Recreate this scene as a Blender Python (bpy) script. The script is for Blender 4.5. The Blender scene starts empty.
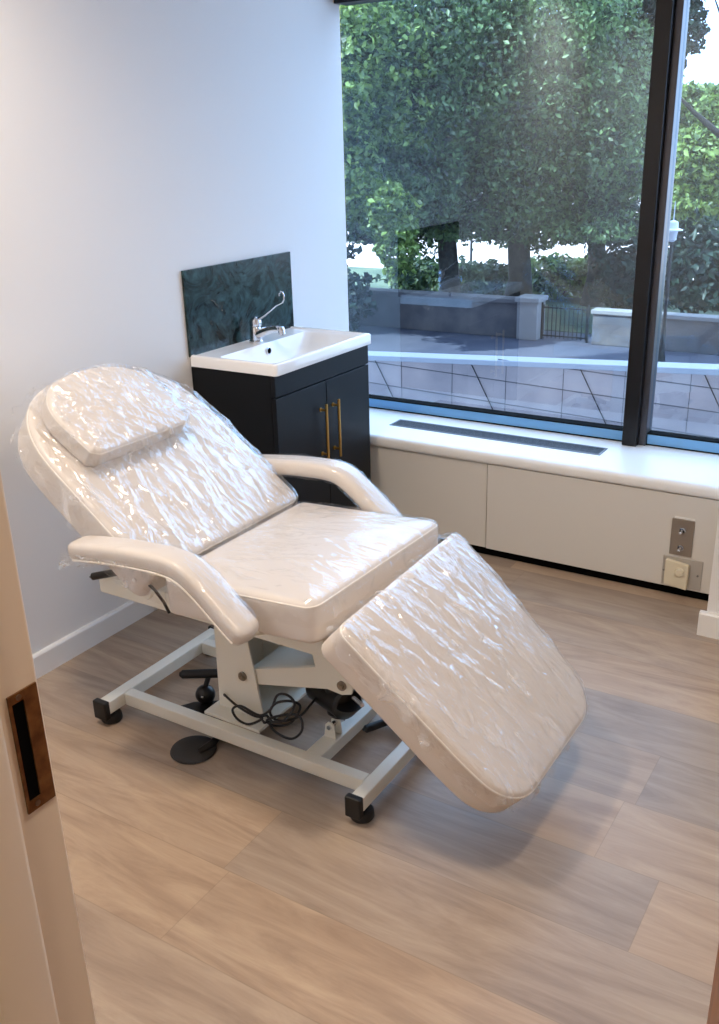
import bpy, math, random
import numpy as np
from mathutils import Vector, Matrix, noise
random.seed(7)
rng = np.random.default_rng(11)
scene = bpy.context.scene
COL = scene.collection
PI = math.pi

# ------------------------------------------------------------------ materials
def lin(c):
    return tuple(((v / 255) / 12.92 if v / 255 <= .04045 else ((v / 255 + .055) / 1.055) ** 2.4) for v in c) + (1,)

def new_mat(name):
    m = bpy.data.materials.new(name); m.use_nodes = True
    nt = m.node_tree
    for n in list(nt.nodes): nt.nodes.remove(n)
    out = nt.nodes.new('ShaderNodeOutputMaterial')
    return m, nt, out

def nd(nt, typ, **kw):
    n = nt.nodes.new('ShaderNode' + typ)
    for k, v in kw.items():
        if k.startswith('_'): setattr(n, k[1:], v)
        else:
            key = k.replace('__', ' ')
            n.inputs[key].default_value = v
    return n

def principled(name, rgb, rough=.5, metal=0., bump=None, coat=0., spec=.5, var=None):
    m, nt, out = new_mat(name)
    p = nd(nt, 'BsdfPrincipled')
    p.inputs['Base Color'].default_value = lin(rgb)
    p.inputs['Roughness'].default_value = rough
    p.inputs['Metallic'].default_value = metal
    p.inputs['Coat Weight'].default_value = coat
    p.inputs['Specular IOR Level'].default_value = spec
    nt.links.new(p.outputs[0], out.inputs[0])
    tc = nd(nt, 'TexCoord')
    if bump:
        sc, st, dist = bump
        n = nd(nt, 'TexNoise', Scale=sc, Detail=4.)
        b = nd(nt, 'Bump', Strength=st, Distance=dist)
        nt.links.new(tc.outputs['Object'], n.inputs['Vector'])
        nt.links.new(n.outputs[0], b.inputs['Height'])
        nt.links.new(b.outputs[0], p.inputs['Normal'])
    if var:
        rgb2, sc = var
        n = nd(nt, 'TexNoise', Scale=sc, Detail=5.)
        nt.links.new(tc.outputs['Object'], n.inputs['Vector'])
        r = nd(nt, 'ValToRGB')
        r.color_ramp.elements[0].position = .35; r.color_ramp.elements[1].position = .65
        r.color_ramp.elements[0].color = lin(rgb); r.color_ramp.elements[1].color = lin(rgb2)
        nt.links.new(n.outputs[0], r.inputs[0]); nt.links.new(r.outputs[0], p.inputs['Base Color'])
    return m

M = {}
M['wall'] = principled('wall_paint', (232, 229, 226), .6, bump=(180, .05, .002))
M['ceiling'] = principled('ceiling_paint', (240, 238, 234), .8, bump=(120, .05, .002))
M['trim'] = principled('gloss_trim_paint', (238, 235, 230), .35)
M['jamb'] = principled('jamb_white_warm_lit', (232, 214, 190), .4, bump=(60, .06, .002))  # white paint with warm lamp light put into the colour
M['sill'] = principled('sill_laminate', (240, 238, 234), .32)
M['panel'] = principled('casing_panel_paint', (218, 212, 202), .45, bump=(200, .03, .001))
M['black_gap'] = principled('recess_shade_and_gasket', (7, 7, 7), .9, spec=.05)  # near-black stands for shade inside slots and gaps; also the gasket colour
M['black_frame'] = principled('black_anodised', (22, 20, 21), .32, metal=.3)
M['frame_side'] = principled('grey_anodised', (78, 76, 80), .3, metal=.6)
M['blue_frame'] = principled('blue_rail', (120, 180, 232), .25)  # one even blue over the whole rail
M['vinyl'] = principled('cream_vinyl', (218, 209, 200), .38, coat=.15, bump=(420, .05, .001))
M['vinyl_side'] = principled('cream_vinyl_side', (217, 206, 195), .42, coat=.1, bump=(420, .05, .001))
M['piping'] = principled('vinyl_piping', (238, 231, 221), .35)
M['steel_paint'] = principled('cream_powder_coat', (230, 228, 216), .35, bump=(300, .03, .001))
M['chrome'] = principled('chrome', (225, 226, 230), .12, metal=1.)
M['bolt'] = principled('zinc_bolt', (150, 146, 138), .3, metal=1.)
M['rubber'] = principled('black_rubber', (15, 15, 16), .5)
M['black_plastic'] = principled('black_plastic', (20, 20, 22), .38)
M['pedal'] = principled('pedal_rubber', (40, 39, 40), .55, bump=(90, .2, .002))
M['navy'] = principled('dark_cabinet_lacquer', (9, 13, 18), .42, spec=.25)
M['ceramic'] = principled('white_ceramic', (244, 242, 240), .12, coat=.5)
M['gold'] = principled('brushed_gold', (205, 162, 92), .28, metal=1.)
M['steel'] = principled('brushed_steel', (168, 158, 146), .35, metal=.9, bump=(90, .1, .001))
M['cream_plastic'] = principled('cream_plastic', (226, 214, 186), .4)
M['plate_grey'] = principled('grey_metal_plate', (196, 190, 180), .4, metal=.5)
M['brass'] = principled('worn_brass', (150, 112, 72), .38, metal=.8, var=((112, 80, 52), 60))
M['bark'] = principled('bark', (52, 46, 44), .9, bump=(8, .6, .05), var=((84, 76, 70), 4))
M['asphalt'] = principled('asphalt', (62, 65, 82), .85, bump=(12, .3, .02), var=((84, 85, 98), .6))
M['stone'] = principled('stone_wall', (88, 86, 92), .85, bump=(5, .4, .03), var=((118, 112, 112), 1.2))
M['pale_stone'] = principled('pale_pillar_stone', (140, 138, 140), .8, bump=(6, .3, .02))
M['plaza'] = principled('pale_paving', (214, 198, 192), .8, var=((196, 180, 176), .3))
M['coping'] = principled('white_coping', (172, 174, 182), .6)
M['grout'] = principled('dark_joint', (92, 88, 92), .8)
M['cladding'] = principled('pink_grey_painted_dapples', (150, 138, 140), .7, bump=(4, .2, .02), var=((190, 172, 168), 1.1))  # noise tone paints sun dapples into the stone colour
M['iron'] = principled('black_iron', (18, 20, 26), .5)
M['lamp_white'] = principled('lamp_housing', (214, 218, 224), .4)
M['red_kerb'] = principled('red_paving', (132, 88, 104), .8, var=((108, 84, 104), .9))

def wood_mat(name, a, b, scale=(1, 14, 1)):
    m, nt, out = new_mat(name)
    p = nd(nt, 'BsdfPrincipled', Roughness=.38)
    tc = nd(nt, 'TexCoord'); mp = nd(nt, 'Mapping'); mp.inputs['Scale'].default_value = scale
    n = nd(nt, 'TexNoise', Scale=4., Detail=6., Distortion=.8)
    r = nd(nt, 'ValToRGB'); r.color_ramp.elements[0].color = lin(a); r.color_ramp.elements[1].color = lin(b)
    r.color_ramp.elements[0].position = .3; r.color_ramp.elements[1].position = .7
    L = nt.links.new
    L(tc.outputs['Object'], mp.inputs[0]); L(mp.outputs[0], n.inputs['Vector']); L(n.outputs[0], r.inputs[0])
    L(r.outputs[0], p.inputs['Base Color']); L(p.outputs[0], out.inputs[0])
    return m
M['door_wood'] = wood_mat('honey_door_veneer', (118, 66, 24), (150, 92, 40), (14, 14, 1))

def floor_mat():
    m, nt, out = new_mat('oak_vinyl_planks')
    L = nt.links.new
    def math_(op, a, b=None, c=None):
        n = nd(nt, 'Math', _operation=op)
        for i, x in enumerate((a, b, c)):
            if x is None: continue
            if isinstance(x, (int, float)): n.inputs[i].default_value = x
            else: L(x, n.inputs[i])
        return n.outputs[0]
    geo = nd(nt, 'NewGeometry'); sep = nd(nt, 'SeparateXYZ'); L(geo.outputs['Position'], sep.inputs[0])
    X, Y = sep.outputs[0], sep.outputs[1]
    W, Lp = .2325, 1.24
    row_f = math_('DIVIDE', math_('ADD', Y, .655 + W * 40), W)
    row = math_('FLOOR', row_f)
    fy = math_('FRACT', row_f)
    wn = nd(nt, 'TexWhiteNoise', _noise_dimensions='1D'); L(row, wn.inputs['W'])
    # the row in front of the couch ends its planks at x = 1.096
    off = math_('MULTIPLY', wn.outputs['Value'], 1.0)
    isr = math_('COMPARE', row, 32., .1)
    offk = math_('ADD', math_('MULTIPLY', off, math_('SUBTRACT', 1., isr)), math_('MULTIPLY', isr, 1 - (1.096 / Lp)))
    col_f = math_('ADD', math_('DIVIDE', X, Lp), math_('ADD', offk, 20.))
    colm = math_('FLOOR', col_f); fx = math_('FRACT', col_f)
    cmb = nd(nt, 'CombineXYZ'); L(row, cmb.inputs[0]); L(colm, cmb.inputs[1])
    wn2 = nd(nt, 'TexWhiteNoise', _noise_dimensions='3D'); L(cmb.outputs[0], wn2.inputs['Vector'])
    # grain
    mp = nd(nt, 'Mapping'); mp.inputs['Scale'].default_value = (1.1, 6.5, 1)
    addv = nd(nt, 'VectorMath', _operation='MULTIPLY_ADD')
    L(wn2.outputs['Color'], addv.inputs[0]); addv.inputs[1].default_value = (37, 23, 11); L(geo.outputs['Position'], addv.inputs[2])
    L(addv.outputs[0], mp.inputs[0])
    g1 = nd(nt, 'TexNoise', Scale=1.7, Detail=8., Roughness=.66, Distortion=1.6); L(mp.outputs[0], g1.inputs['Vector'])
    mp2 = nd(nt, 'Mapping'); mp2.inputs['Scale'].default_value = (5., 110., 1); L(addv.outputs[0], mp2.inputs[0])
    g2 = nd(nt, 'TexNoise', Scale=1.5, Detail=5.); L(mp2.outputs[0], g2.inputs['Vector'])
    r1 = nd(nt, 'ValToRGB')
    e = r1.color_ramp.elements
    e[0].position = .28; e[0].color = lin((146, 122, 102)); e[1].position = .75; e[1].color = lin((188, 164, 137))
    k = e.new(.5); k.color = lin((170, 145, 121))
    L(g1.outputs[0], r1.inputs[0])
    hsv = nd(nt, 'HueSaturation')
    val = math_('ADD', math_('MULTIPLY', wn2.outputs['Value'], .36), .80)
    sat = math_('ADD', math_('MULTIPLY', wn2.outputs['Value'], .36), .70)
    L(val, hsv.inputs['Value']); L(sat, hsv.inputs['Saturation']); L(r1.outputs[0], hsv.inputs['Color'])
    gm = math_('ADD', math_('MULTIPLY', g2.outputs[0], .2), .90)
    # thin joints
    jy = math_('MINIMUM', fy, math_('SUBTRACT', 1., fy)); jx = math_('MINIMUM', fx, math_('SUBTRACT', 1., fx))
    jl = math_('MAXIMUM', math_('LESS_THAN', jy, .006), math_('LESS_THAN', jx, .0009))
    gm2 = math_('MULTIPLY', gm, math_('SUBTRACT', 1., math_('MULTIPLY', jl, .18)))
    mul = nd(nt, 'VectorMath', _operation='SCALE'); L(hsv.outputs[0], mul.inputs[0]); L(gm2, mul.inputs['Scale'])
    p = nd(nt, 'BsdfPrincipled', Roughness=.4)
    L(mul.outputs[0], p.inputs['Base Color'])
    b = nd(nt, 'Bump', Strength=.12, Distance=.002); L(g2.outputs[0], b.inputs['Height']); L(b.outputs[0], p.inputs['Normal'])
    L(p.outputs[0], out.inputs[0])
    return m
M['floor'] = floor_mat()

def marble_mat():
    m, nt, out = new_mat('dark_green_marble')
    L = nt.links.new
    tc = nd(nt, 'TexCoord')
    n1 = nd(nt, 'TexNoise', Scale=5., Detail=6., Roughness=.65, Distortion=2.2); L(tc.outputs['Object'], n1.inputs['Vector'])
    n2 = nd(nt, 'TexNoise', Scale=14., Detail=5., Distortion=1.5); L(tc.outputs['Object'], n2.inputs['Vector'])
    ab = nd(nt, 'Math', _operation='SUBTRACT'); L(n1.outputs[0], ab.inputs[0]); ab.inputs[1].default_value = .5
    ab2 = nd(nt, 'Math', _operation='ABSOLUTE'); L(ab.outputs[0], ab2.inputs[0])
    r = nd(nt, 'ValToRGB'); r.color_ramp.elements[0].color = lin((46, 66, 68)); r.color_ramp.elements[0].position = 0
    r.color_ramp.elements[1].color = lin((11, 21, 23)); r.color_ramp.elements[1].position = .12
    L(ab2.outputs[0], r.inputs[0])
    r2 = nd(nt, 'ValToRGB'); r2.color_ramp.elements[0].color = (.55, .55, .55, 1); r2.color_ramp.elements[1].color = (1.5, 1.6, 1.6, 1)
    r2.color_ramp.elements[0].position = .35; r2.color_ramp.elements[1].position = .7
    L(n2.outputs[0], r2.inputs[0])
    mx = nd(nt, 'VectorMath', _operation='MULTIPLY'); L(r.outputs[0], mx.inputs[0]); L(r2.outputs[0], mx.inputs[1])
    p = nd(nt, 'BsdfPrincipled', Roughness=.16); p.inputs['Specular IOR Level'].default_value = .3; L(mx.outputs[0], p.inputs['Base Color']); L(p.outputs[0], out.inputs[0])
    return m
M['marble'] = marble_mat()

def leaf_mat(name, a, b, trans=.35):
    m, nt, out = new_mat(name)
    L = nt.links.new
    geo = nd(nt, 'NewGeometry')
    n = nd(nt, 'TexNoise', Scale=1.1, Detail=3.); L(geo.outputs['Position'], n.inputs['Vector'])
    mixf = nd(nt, 'Math', _operation='MULTIPLY_ADD'); L(geo.outputs['Random Per Island'], mixf.inputs[0]); mixf.inputs[1].default_value = .55
    L(n.outputs[0], mixf.inputs[2])
    r = nd(nt, 'ValToRGB'); r.color_ramp.elements[0].color = lin(a); r.color_ramp.elements[1].color = lin(b)
    r.color_ramp.elements[0].position = .45; r.color_ramp.elements[1].position = 1.
    L(mixf.outputs[0], r.inputs[0])
    d = nd(nt, 'BsdfPrincipled', Roughness=.45)
    t = nd(nt, 'BsdfTranslucent'); L(r.outputs[0], d.inputs['Base Color']); L(r.outputs[0], t.inputs[0])
    mx = nd(nt, 'MixShader'); mx.inputs[0].default_value = trans
    L(d.outputs[0], mx.inputs[1]); L(t.outputs[0], mx.inputs[2]); L(mx.outputs[0], out.inputs[0])
    return m
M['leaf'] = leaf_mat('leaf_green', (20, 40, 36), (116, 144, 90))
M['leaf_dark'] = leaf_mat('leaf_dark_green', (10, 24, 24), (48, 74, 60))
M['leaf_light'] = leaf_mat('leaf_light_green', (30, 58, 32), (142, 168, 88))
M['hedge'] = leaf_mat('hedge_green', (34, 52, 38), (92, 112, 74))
M['grass'] = principled('verge_grass', (70, 84, 62), .9, var=((98, 108, 78), .8))

def glass_mat(name, tint, r0):
    m, nt, out = new_mat(name)
    L = nt.links.new
    geo = nd(nt, 'NewGeometry')
    dot = nd(nt, 'VectorMath', _operation='DOT_PRODUCT'); L(geo.outputs['Incoming'], dot.inputs[0]); L(geo.outputs['Normal'], dot.inputs[1])
    ab = nd(nt, 'Math', _operation='ABSOLUTE'); L(dot.outputs['Value'], ab.inputs[0])
    om = nd(nt, 'Math', _operation='SUBTRACT'); om.inputs[0].default_value = 1; L(ab.outputs[0], om.inputs[1])
    pw = nd(nt, 'Math', _operation='POWER'); L(om.outputs[0], pw.inputs[0]); pw.inputs[1].default_value = 5
    ma = nd(nt, 'Math', _operation='MULTIPLY_ADD'); L(pw.outputs[0], ma.inputs[0]); ma.inputs[1].default_value = 1 - r0; ma.inputs[2].default_value = r0
    fr = nd(nt, 'Math', _operation='SUBTRACT'); fr.inputs[0].default_value = 1; L(geo.outputs['Backfacing'], fr.inputs[1])
    mu = nd(nt, 'Math', _operation='MULTIPLY'); L(ma.outputs[0], mu.inputs[0]); L(fr.outputs[0], mu.inputs[1])
    tr = nd(nt, 'BsdfTransparent'); tr.inputs[0].default_value = tint + (1,)
    gl = nd(nt, 'BsdfGlossy', Roughness=.0); gl.inputs[0].default_value = (.66, .84, 1, 1)
    mx = nd(nt, 'MixShader'); L(mu.outputs[0], mx.inputs[0]); L(tr.outputs[0], mx.inputs[1]); L(gl.outputs[0], mx.inputs[2])
    L(mx.outputs[0], out.inputs[0])
    return m
M['glass'] = glass_mat('window_glass', (.74, .88, .985), .135)

def film_mat(name, bs, sc, fmax, fmin, painted_streaks):
    m, nt, out = new_mat(name)
    L = nt.links.new
    tc = nd(nt, 'TexCoord')
    mp = nd(nt, 'Mapping'); mp.inputs['Scale'].default_value = sc; mp.inputs['Rotation'].default_value = (0, 0, .35)
    L(tc.outputs['Object'], mp.inputs[0])
    n = nd(nt, 'TexNoise', Scale=1.5, Detail=4., Roughness=.5, Distortion=1.2); L(mp.outputs[0], n.inputs['Vector'])
    s = nd(nt, 'Math', _operation='SUBTRACT'); L(n.outputs[0], s.inputs[0]); s.inputs[1].default_value = .5
    a = nd(nt, 'Math', _operation='ABSOLUTE'); L(s.outputs[0], a.inputs[0])
    b = nd(nt, 'Bump', Strength=bs, Distance=.05, _invert=True); L(a.outputs[0], b.inputs['Height'])
    fz = nd(nt, 'LayerWeight', Blend=.25); L(b.outputs[0], fz.inputs['Normal'])
    ma = nd(nt, 'Math', _operation='MULTIPLY_ADD'); L(fz.outputs['Facing'], ma.inputs[0]); ma.inputs[1].default_value = fmax; ma.inputs[2].default_value = fmin
    tr = nd(nt, 'BsdfTransparent'); tr.inputs[0].default_value = (.985, .985, .985, 1)
    gl = nd(nt, 'BsdfGlossy', Roughness=.045); gl.inputs[0].default_value = (1, 1, 1, 1); L(b.outputs[0], gl.inputs['Normal'])
    mx = nd(nt, 'MixShader'); L(ma.outputs[0], mx.inputs[0]); L(tr.outputs[0], mx.inputs[1]); L(gl.outputs[0], mx.inputs[2])
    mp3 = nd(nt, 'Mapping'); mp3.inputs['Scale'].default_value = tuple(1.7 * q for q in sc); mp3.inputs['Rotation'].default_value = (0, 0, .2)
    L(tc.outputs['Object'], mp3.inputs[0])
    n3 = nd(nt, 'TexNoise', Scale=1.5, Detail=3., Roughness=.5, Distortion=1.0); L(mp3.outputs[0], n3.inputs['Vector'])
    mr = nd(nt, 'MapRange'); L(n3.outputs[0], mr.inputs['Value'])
    mr.inputs['From Min'].default_value = .54; mr.inputs['From Max'].default_value = .72; mr.inputs['To Min'].default_value = 0; mr.inputs['To Max'].default_value = painted_streaks
    df = nd(nt, 'BsdfDiffuse'); df.inputs[0].default_value = (.93, .93, .95, 1); L(b.outputs[0], df.inputs['Normal'])  # white streaks painted into the film: milky creases and lamp highlights
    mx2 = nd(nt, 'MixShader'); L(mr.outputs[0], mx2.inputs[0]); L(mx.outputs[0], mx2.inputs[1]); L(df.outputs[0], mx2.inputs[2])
    L(mx2.outputs[0], out.inputs[0])
    return m
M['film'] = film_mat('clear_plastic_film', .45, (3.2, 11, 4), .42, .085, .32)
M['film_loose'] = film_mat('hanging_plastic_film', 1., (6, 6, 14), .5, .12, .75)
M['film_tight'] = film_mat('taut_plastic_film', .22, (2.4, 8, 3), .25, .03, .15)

# ------------------------------------------------------------------ mesh helpers
class MB:
    def __init__(s): s.v = []; s.f = []
    def add(s, vs, fs):
        o = len(s.v); s.v += [tuple(p) for p in vs]; s.f += [tuple(i + o for i in f) for f in fs]; return s
    def box(s, x0, x1, y0, y1, z0, z1, mat=None):
        vs = [(x, y, z) for x in (x0, x1) for y in (y0, y1) for z in (z0, z1)]
        if mat is not None: vs = [mat @ Vector(p) for p in vs]
        return s.add(vs, [(0, 1, 3, 2), (4, 6, 7, 5), (0, 4, 5, 1), (2, 3, 7, 6), (0, 2, 6, 4), (1, 5, 7, 3)])
    def prism(s, poly, axis, a, b):
        """extrude a 2-D polygon along an axis (0,1,2) from a to b"""
        def P(p, w):
            return [(w, p[0], p[1]), (p[0], w, p[1]), (p[0], p[1], w)][axis]
        n = len(poly)
        vs = [P(p, a) for p in poly] + [P(p, b) for p in poly]
        fs = [tuple(range(n))[::-1], tuple(range(n, 2 * n))] + [(i, (i + 1) % n, n + (i + 1) % n, n + i) for i in range(n)]
        return s.add(vs, fs)
    def tube(s, path, r, n=12, closed=False, caps=True):
        path = [Vector(p) for p in path]; m = len(path)
        rr = r if isinstance(r, (list, tuple)) else [r] * m
        rings = []; up = None
        for i in range(m):
            if closed: t = (path[(i + 1) % m] - path[i - 1])
            else: t = path[min(i + 1, m - 1)] - path[max(i - 1, 0)]
            t = t.normalized() if t.length > 1e-9 else Vector((0, 0, 1))
            if up is None:
                up = Vector((0, 0, 1)) if abs(t.z) < .9 else Vector((1, 0, 0))
            a = up - t * up.dot(t)
            a = a.normalized() if a.length > 1e-6 else t.orthogonal().normalized()
            up = a; b = t.cross(a)
            rings.append([path[i] + (a * math.cos(2 * PI * k / n) + b * math.sin(2 * PI * k / n)) * rr[i] for k in range(n)])
        vs = [p for R in rings for p in R]; fs = []
        for i in range(m if closed else m - 1):
            j = (i + 1) % m
            for k in range(n): fs.append((i * n + k, i * n + (k + 1) % n, j * n + (k + 1) % n, j * n + k))
        if caps and not closed:
            fs.append(tuple(range(n))[::-1]); fs.append(tuple((m - 1) * n + k for k in range(n)))
        return s.add(vs, fs)
    def cyl(s, p0, p1, r, n=24, r2=None, bev=0.):
        p0, p1 = Vector(p0), Vector(p1); r2 = r if r2 is None else r2
        if bev:
            d = (p1 - p0).normalized() * bev
            return s.tube([p0, p0, p0 + d, p1 - d, p1, p1], [r - bev - .0001, r - bev, r, r2, r2 - bev, r2 - bev - .0001], n)
        return s.tube([p0, p1], [r, r2], n)
    def lathe(s, prof, c, n=32, axis=2):
        vs = []; fs = []
        for (r, h) in prof:
            for k in range(n):
                a = 2 * PI * k / n; q = (r * math.cos(a), r * math.sin(a), h)
                if axis == 0: q = (q[2], q[0], q[1])
                if axis == 1: q = (q[1], q[2], q[0])
                vs.append((c[0] + q[0], c[1] + q[1], c[2] + q[2]))
        for i in range(len(prof) - 1):
            for k in range(n): fs.append((i * n + k, i * n + (k + 1) % n, (i + 1) * n + (k + 1) % n, (i + 1) * n + k))
        fs.append(tuple(range(n))[::-1]); fs.append(tuple((len(prof) - 1) * n + k for k in range(n)))
        return s.add(vs, fs)
    def sphere(s, c, r, n=16):
        m = n // 2
        prof = [(max(1e-4, r * math.sin(PI * i / m)), -r * math.cos(PI * i / m)) for i in range(m + 1)]
        return s.lathe(prof, c, n)
    def build(s, name, mat, parent=None, smooth=35, bevel=0., seg=2):
        me = bpy.data.meshes.new(name); me.from_pydata(s.v, [], s.f); me.update()
        import bmesh
        bm = bmesh.new(); bm.from_mesh(me); bmesh.ops.recalc_face_normals(bm, faces=bm.faces); bm.to_mesh(me); bm.free()
        return finish(me, name, mat, parent, smooth, bevel, seg)

def finish(me, name, mat, parent=None, smooth=35, bevel=0., seg=2):
    o = bpy.data.objects.new(name, me); COL.objects.link(o)
    if mat: me.materials.append(M[mat] if isinstance(mat, str) else mat)
    if smooth:
        me.shade_smooth(); me.set_sharp_from_angle(angle=math.radians(smooth))
    if bevel:
        b = o.modifiers.new('edge', 'BEVEL'); b.width = bevel; b.segments = seg; b.limit_method = 'ANGLE'; b.angle_limit = math.radians(40)
        b.harden_normals = False
    if parent is not None:
        o.parent = parent
        r = parent
        while r.parent is not None: r = r.parent
        if r.type == 'EMPTY': me.transform(Matrix.Translation(-r.location))   # keep part meshes in the thing's own frame
    return o

def tag(o, label, cat, group=None, kind=None):
    o['label'] = label; o['category'] = cat
    if group: o['group'] = group
    if kind: o['kind'] = kind
    return o
def thing(name, loc, label, cat, group=None):
    o = bpy.data.objects.new(name, None); o.empty_display_size = .1; COL.objects.link(o); o.location = loc
    return tag(o, label, cat, group)
def structure(o, label=None, cat=None):
    o['kind'] = 'structure'
    if label: o['label'] = label
    if cat: o['category'] = cat
    return o
def hole_wall(mb, axis, a0, a1, u0, u1, z0, z1, holes):
    """a wall slab with thickness a0..a1 along axis 0/1, running u0..u1, with rectangular holes (hu0,hu1,hz0,hz1)"""
    us = sorted({u0, u1, *[h[0] for h in holes], *[h[1] for h in holes]}); zs = sorted({z0, z1, *[h[2] for h in holes], *[h[3] for h in holes]})
    for i in range(len(us) - 1):
        for j in range(len(zs) - 1):
            cu, cz = (us[i] + us[i + 1]) / 2, (zs[j] + zs[j + 1]) / 2
            if any(h[0] < cu < h[1] and h[2] < cz < h[3] for h in holes): continue
            if axis == 0: mb.box(a0, a1, us[i], us[i + 1], zs[j], zs[j + 1])
            else: mb.box(us[i], us[i + 1], a0, a1, zs[j], zs[j + 1])
    return mb

# ------------------------------------------------------------------ room shell
CEIL = 2.62
YB = -5.0; XR = 3.05
structure(MB().box(-.15, XR + .15, YB, .06, -.12, 0).build('floor', 'floor', smooth=0), 'grey-brown oak effect plank flooring', 'floor')
structure(MB().box(-.15, XR + .15, YB, .06, CEIL, CEIL + .3).build('ceiling', 'ceiling', smooth=0))
structure(MB().box(-.15, 0, YB, .012, 0, CEIL).build('wall_left', 'wall', smooth=0), 'plain white painted wall behind the vanity', 'wall')
structure(MB().box(XR, XR + .15, YB, .06, 0, CEIL).build('wall_right', 'wall', smooth=0))
structure(MB().box(-.15, XR + .15, YB - .15, YB, 0, CEIL).build('wall_rear', 'wall', smooth=0))
structure(hole_wall(MB(), 1, -3.19, -3.075, 0, XR, 0, CEIL, [(1.58, 2.40, -1, 2.06)]).build('wall_door_side', 'wall', smooth=0))
structure(MB().box(0, XR, .0, .06, 0, .44).build('wall_window_side', 'wall', smooth=0))
pier = MB().box(1.775, 2.5, -.60, -.001, 0, CEIL).build('wall_pier', 'wall', smooth=0)
structure(pier, 'boxed white pier standing against the heater casing', 'pier')
# skirting boards
def skirt(name, poly_axis, prof, a, b): return structure(MB().prism(prof, poly_axis, a, b).build(name, 'trim', smooth=0))
prof = [(0, 0), (.016, 0), (.016, .074), (.012, .080), (0, .080)]
skirt('baseboard_left', 1, prof, -3.075, -1.05)
skirt('baseboard_pier', 0, [(-.60, 0), (-.622, 0), (-.622, .078), (-.617, .084), (-.60, .084)], 1.755, 2.5)

# door lining with strike plate, and the open door
lin_mb = MB()
lin_mb.box(1.575, 1.60, -3.20, -3.07, 0, 2.06)
lining = structure(lin_mb.build('trim_1', 'jamb', smooth=0, bevel=.004, seg=3), 'white door lining tinted with warm lamplight, a strike plate let into it', 'door lining')
st_ = MB().prism([(1.60, -3.185), (1.611, -3.185), (1.613, -3.18), (1.613, -3.130), (1.609, -3.124), (1.60, -3.122)], 2, 0, 2.04)
st_.build('stop_bead', 'jamb', lining, smooth=50)
structure(MB().box(2.38, 2.405, -3.20, -3.07, 0, 2.06).build('trim_2', 'jamb', smooth=0))
structure(MB().box(1.60, 2.38, -3.20, -3.07, 2.035, 2.06).build('trim_3', 'jamb', smooth=0))
def strike():
    y0, y1, z0, z1 = -3.109, -3.0748, .949, 1.084
    pl = hole_wall(MB(), 0, 1.6002, 1.6022, y0, y1, z0, z1, [(-3.1055, -3.0915, .962, 1.074)])
    o = pl.build('strike_plate', 'brass', lining, smooth=30)
    o['label'] = 'worn brass strike plate with a dark keep slot'
    MB().box(1.6001, 1.6007, -3.1057, -3.0913, .9618, 1.0742).build('keep_slot', 'black_gap', o, smooth=0)  # thin black sheet stands for the shade inside the slot
    for z in (.9555, 1.079):
        MB().cyl((1.602, -3.097, z), (1.6032, -3.097, z), .0032, 14).build('screw', 'bolt', o)
strike()
# door leaf, hinged on the far lining and swung into the room
hx, hy = 2.372, -3.06
ang = math.atan2(-2.305 - hy, 2.150 - hx)
dm = Matrix.Translation((hx, hy, 0)) @ Matrix.Rotation(ang, 4, 'Z')
door = MB().box(0, .762, -.044, 0, .006, 2.03, dm).build('door_1', 'door_wood', smooth=0, bevel=.002)
structure(door, 'brown wooden door standing open, only its edge showing', 'door')
hm = MB()
for sgn, y in ((1, 0.), (-1, -.044)):
    hm.tube([dm @ Vector((.70, y, 1.0)), dm @ Vector((.70, y + sgn * .045, 1.0)), dm @ Vector((.69, y + sgn * .052, 1.0)), dm @ Vector((.59, y + sgn * .052, 1.0))], .009, 12)
    hm.cyl(dm @ Vector((.70, y, 1.0)), dm @ Vector((.70, y + sgn * .008, 1.0)), .026, 24)
hm.build('door_handle', 'steel', door)

# ------------------------------------------------------------------ window
def frame(name, mat, *boxes, bevel=.002):
    mb = MB()
    for b in boxes: mb.box(*b)
    return structure(mb.build(name, mat, smooth=0, bevel=bevel))
win = frame('window_1', 'black_frame', (0.0, XR, -.03, .06, 2.086, 2.15), (0, XR, -.02, .06, CEIL - .05, CEIL), bevel=.002)
win['label'] = 'large fixed window with black metal framing'; win['category'] = 'window'
mu = MB().box(1.288, 1.345, -.05, .06, .44, CEIL).build('mullion', 'black_frame', win, smooth=0, bevel=.003)
MB().box(1.345, 1.372, -.02, .06, .44, CEIL).build('mullion_cover', 'frame_side', win, smooth=0, bevel=.002)
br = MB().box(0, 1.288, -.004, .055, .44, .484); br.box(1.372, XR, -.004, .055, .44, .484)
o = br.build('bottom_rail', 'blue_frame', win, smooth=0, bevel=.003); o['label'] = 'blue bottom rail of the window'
bl = MB().box(0, 1.288, -.006, -.002, .4405, .4455); bl.box(1.372, XR, -.006, -.002, .4405, .4455); bl.box(0, 1.288, -.005, .05, .484, .488); bl.box(1.372, XR, -.005, .05, .484, .488)
bl.build('gasket', 'black_gap', win, smooth=0)
for i, (x0, x1) in enumerate(((.0005, 1.288), (1.372, XR))):
    MB().box(x0, x1, .018, .028, .484, CEIL - .05).build('pane', 'glass', win, smooth=0)  # glazing above the transom bar is unseen, added to let in sky light

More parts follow.
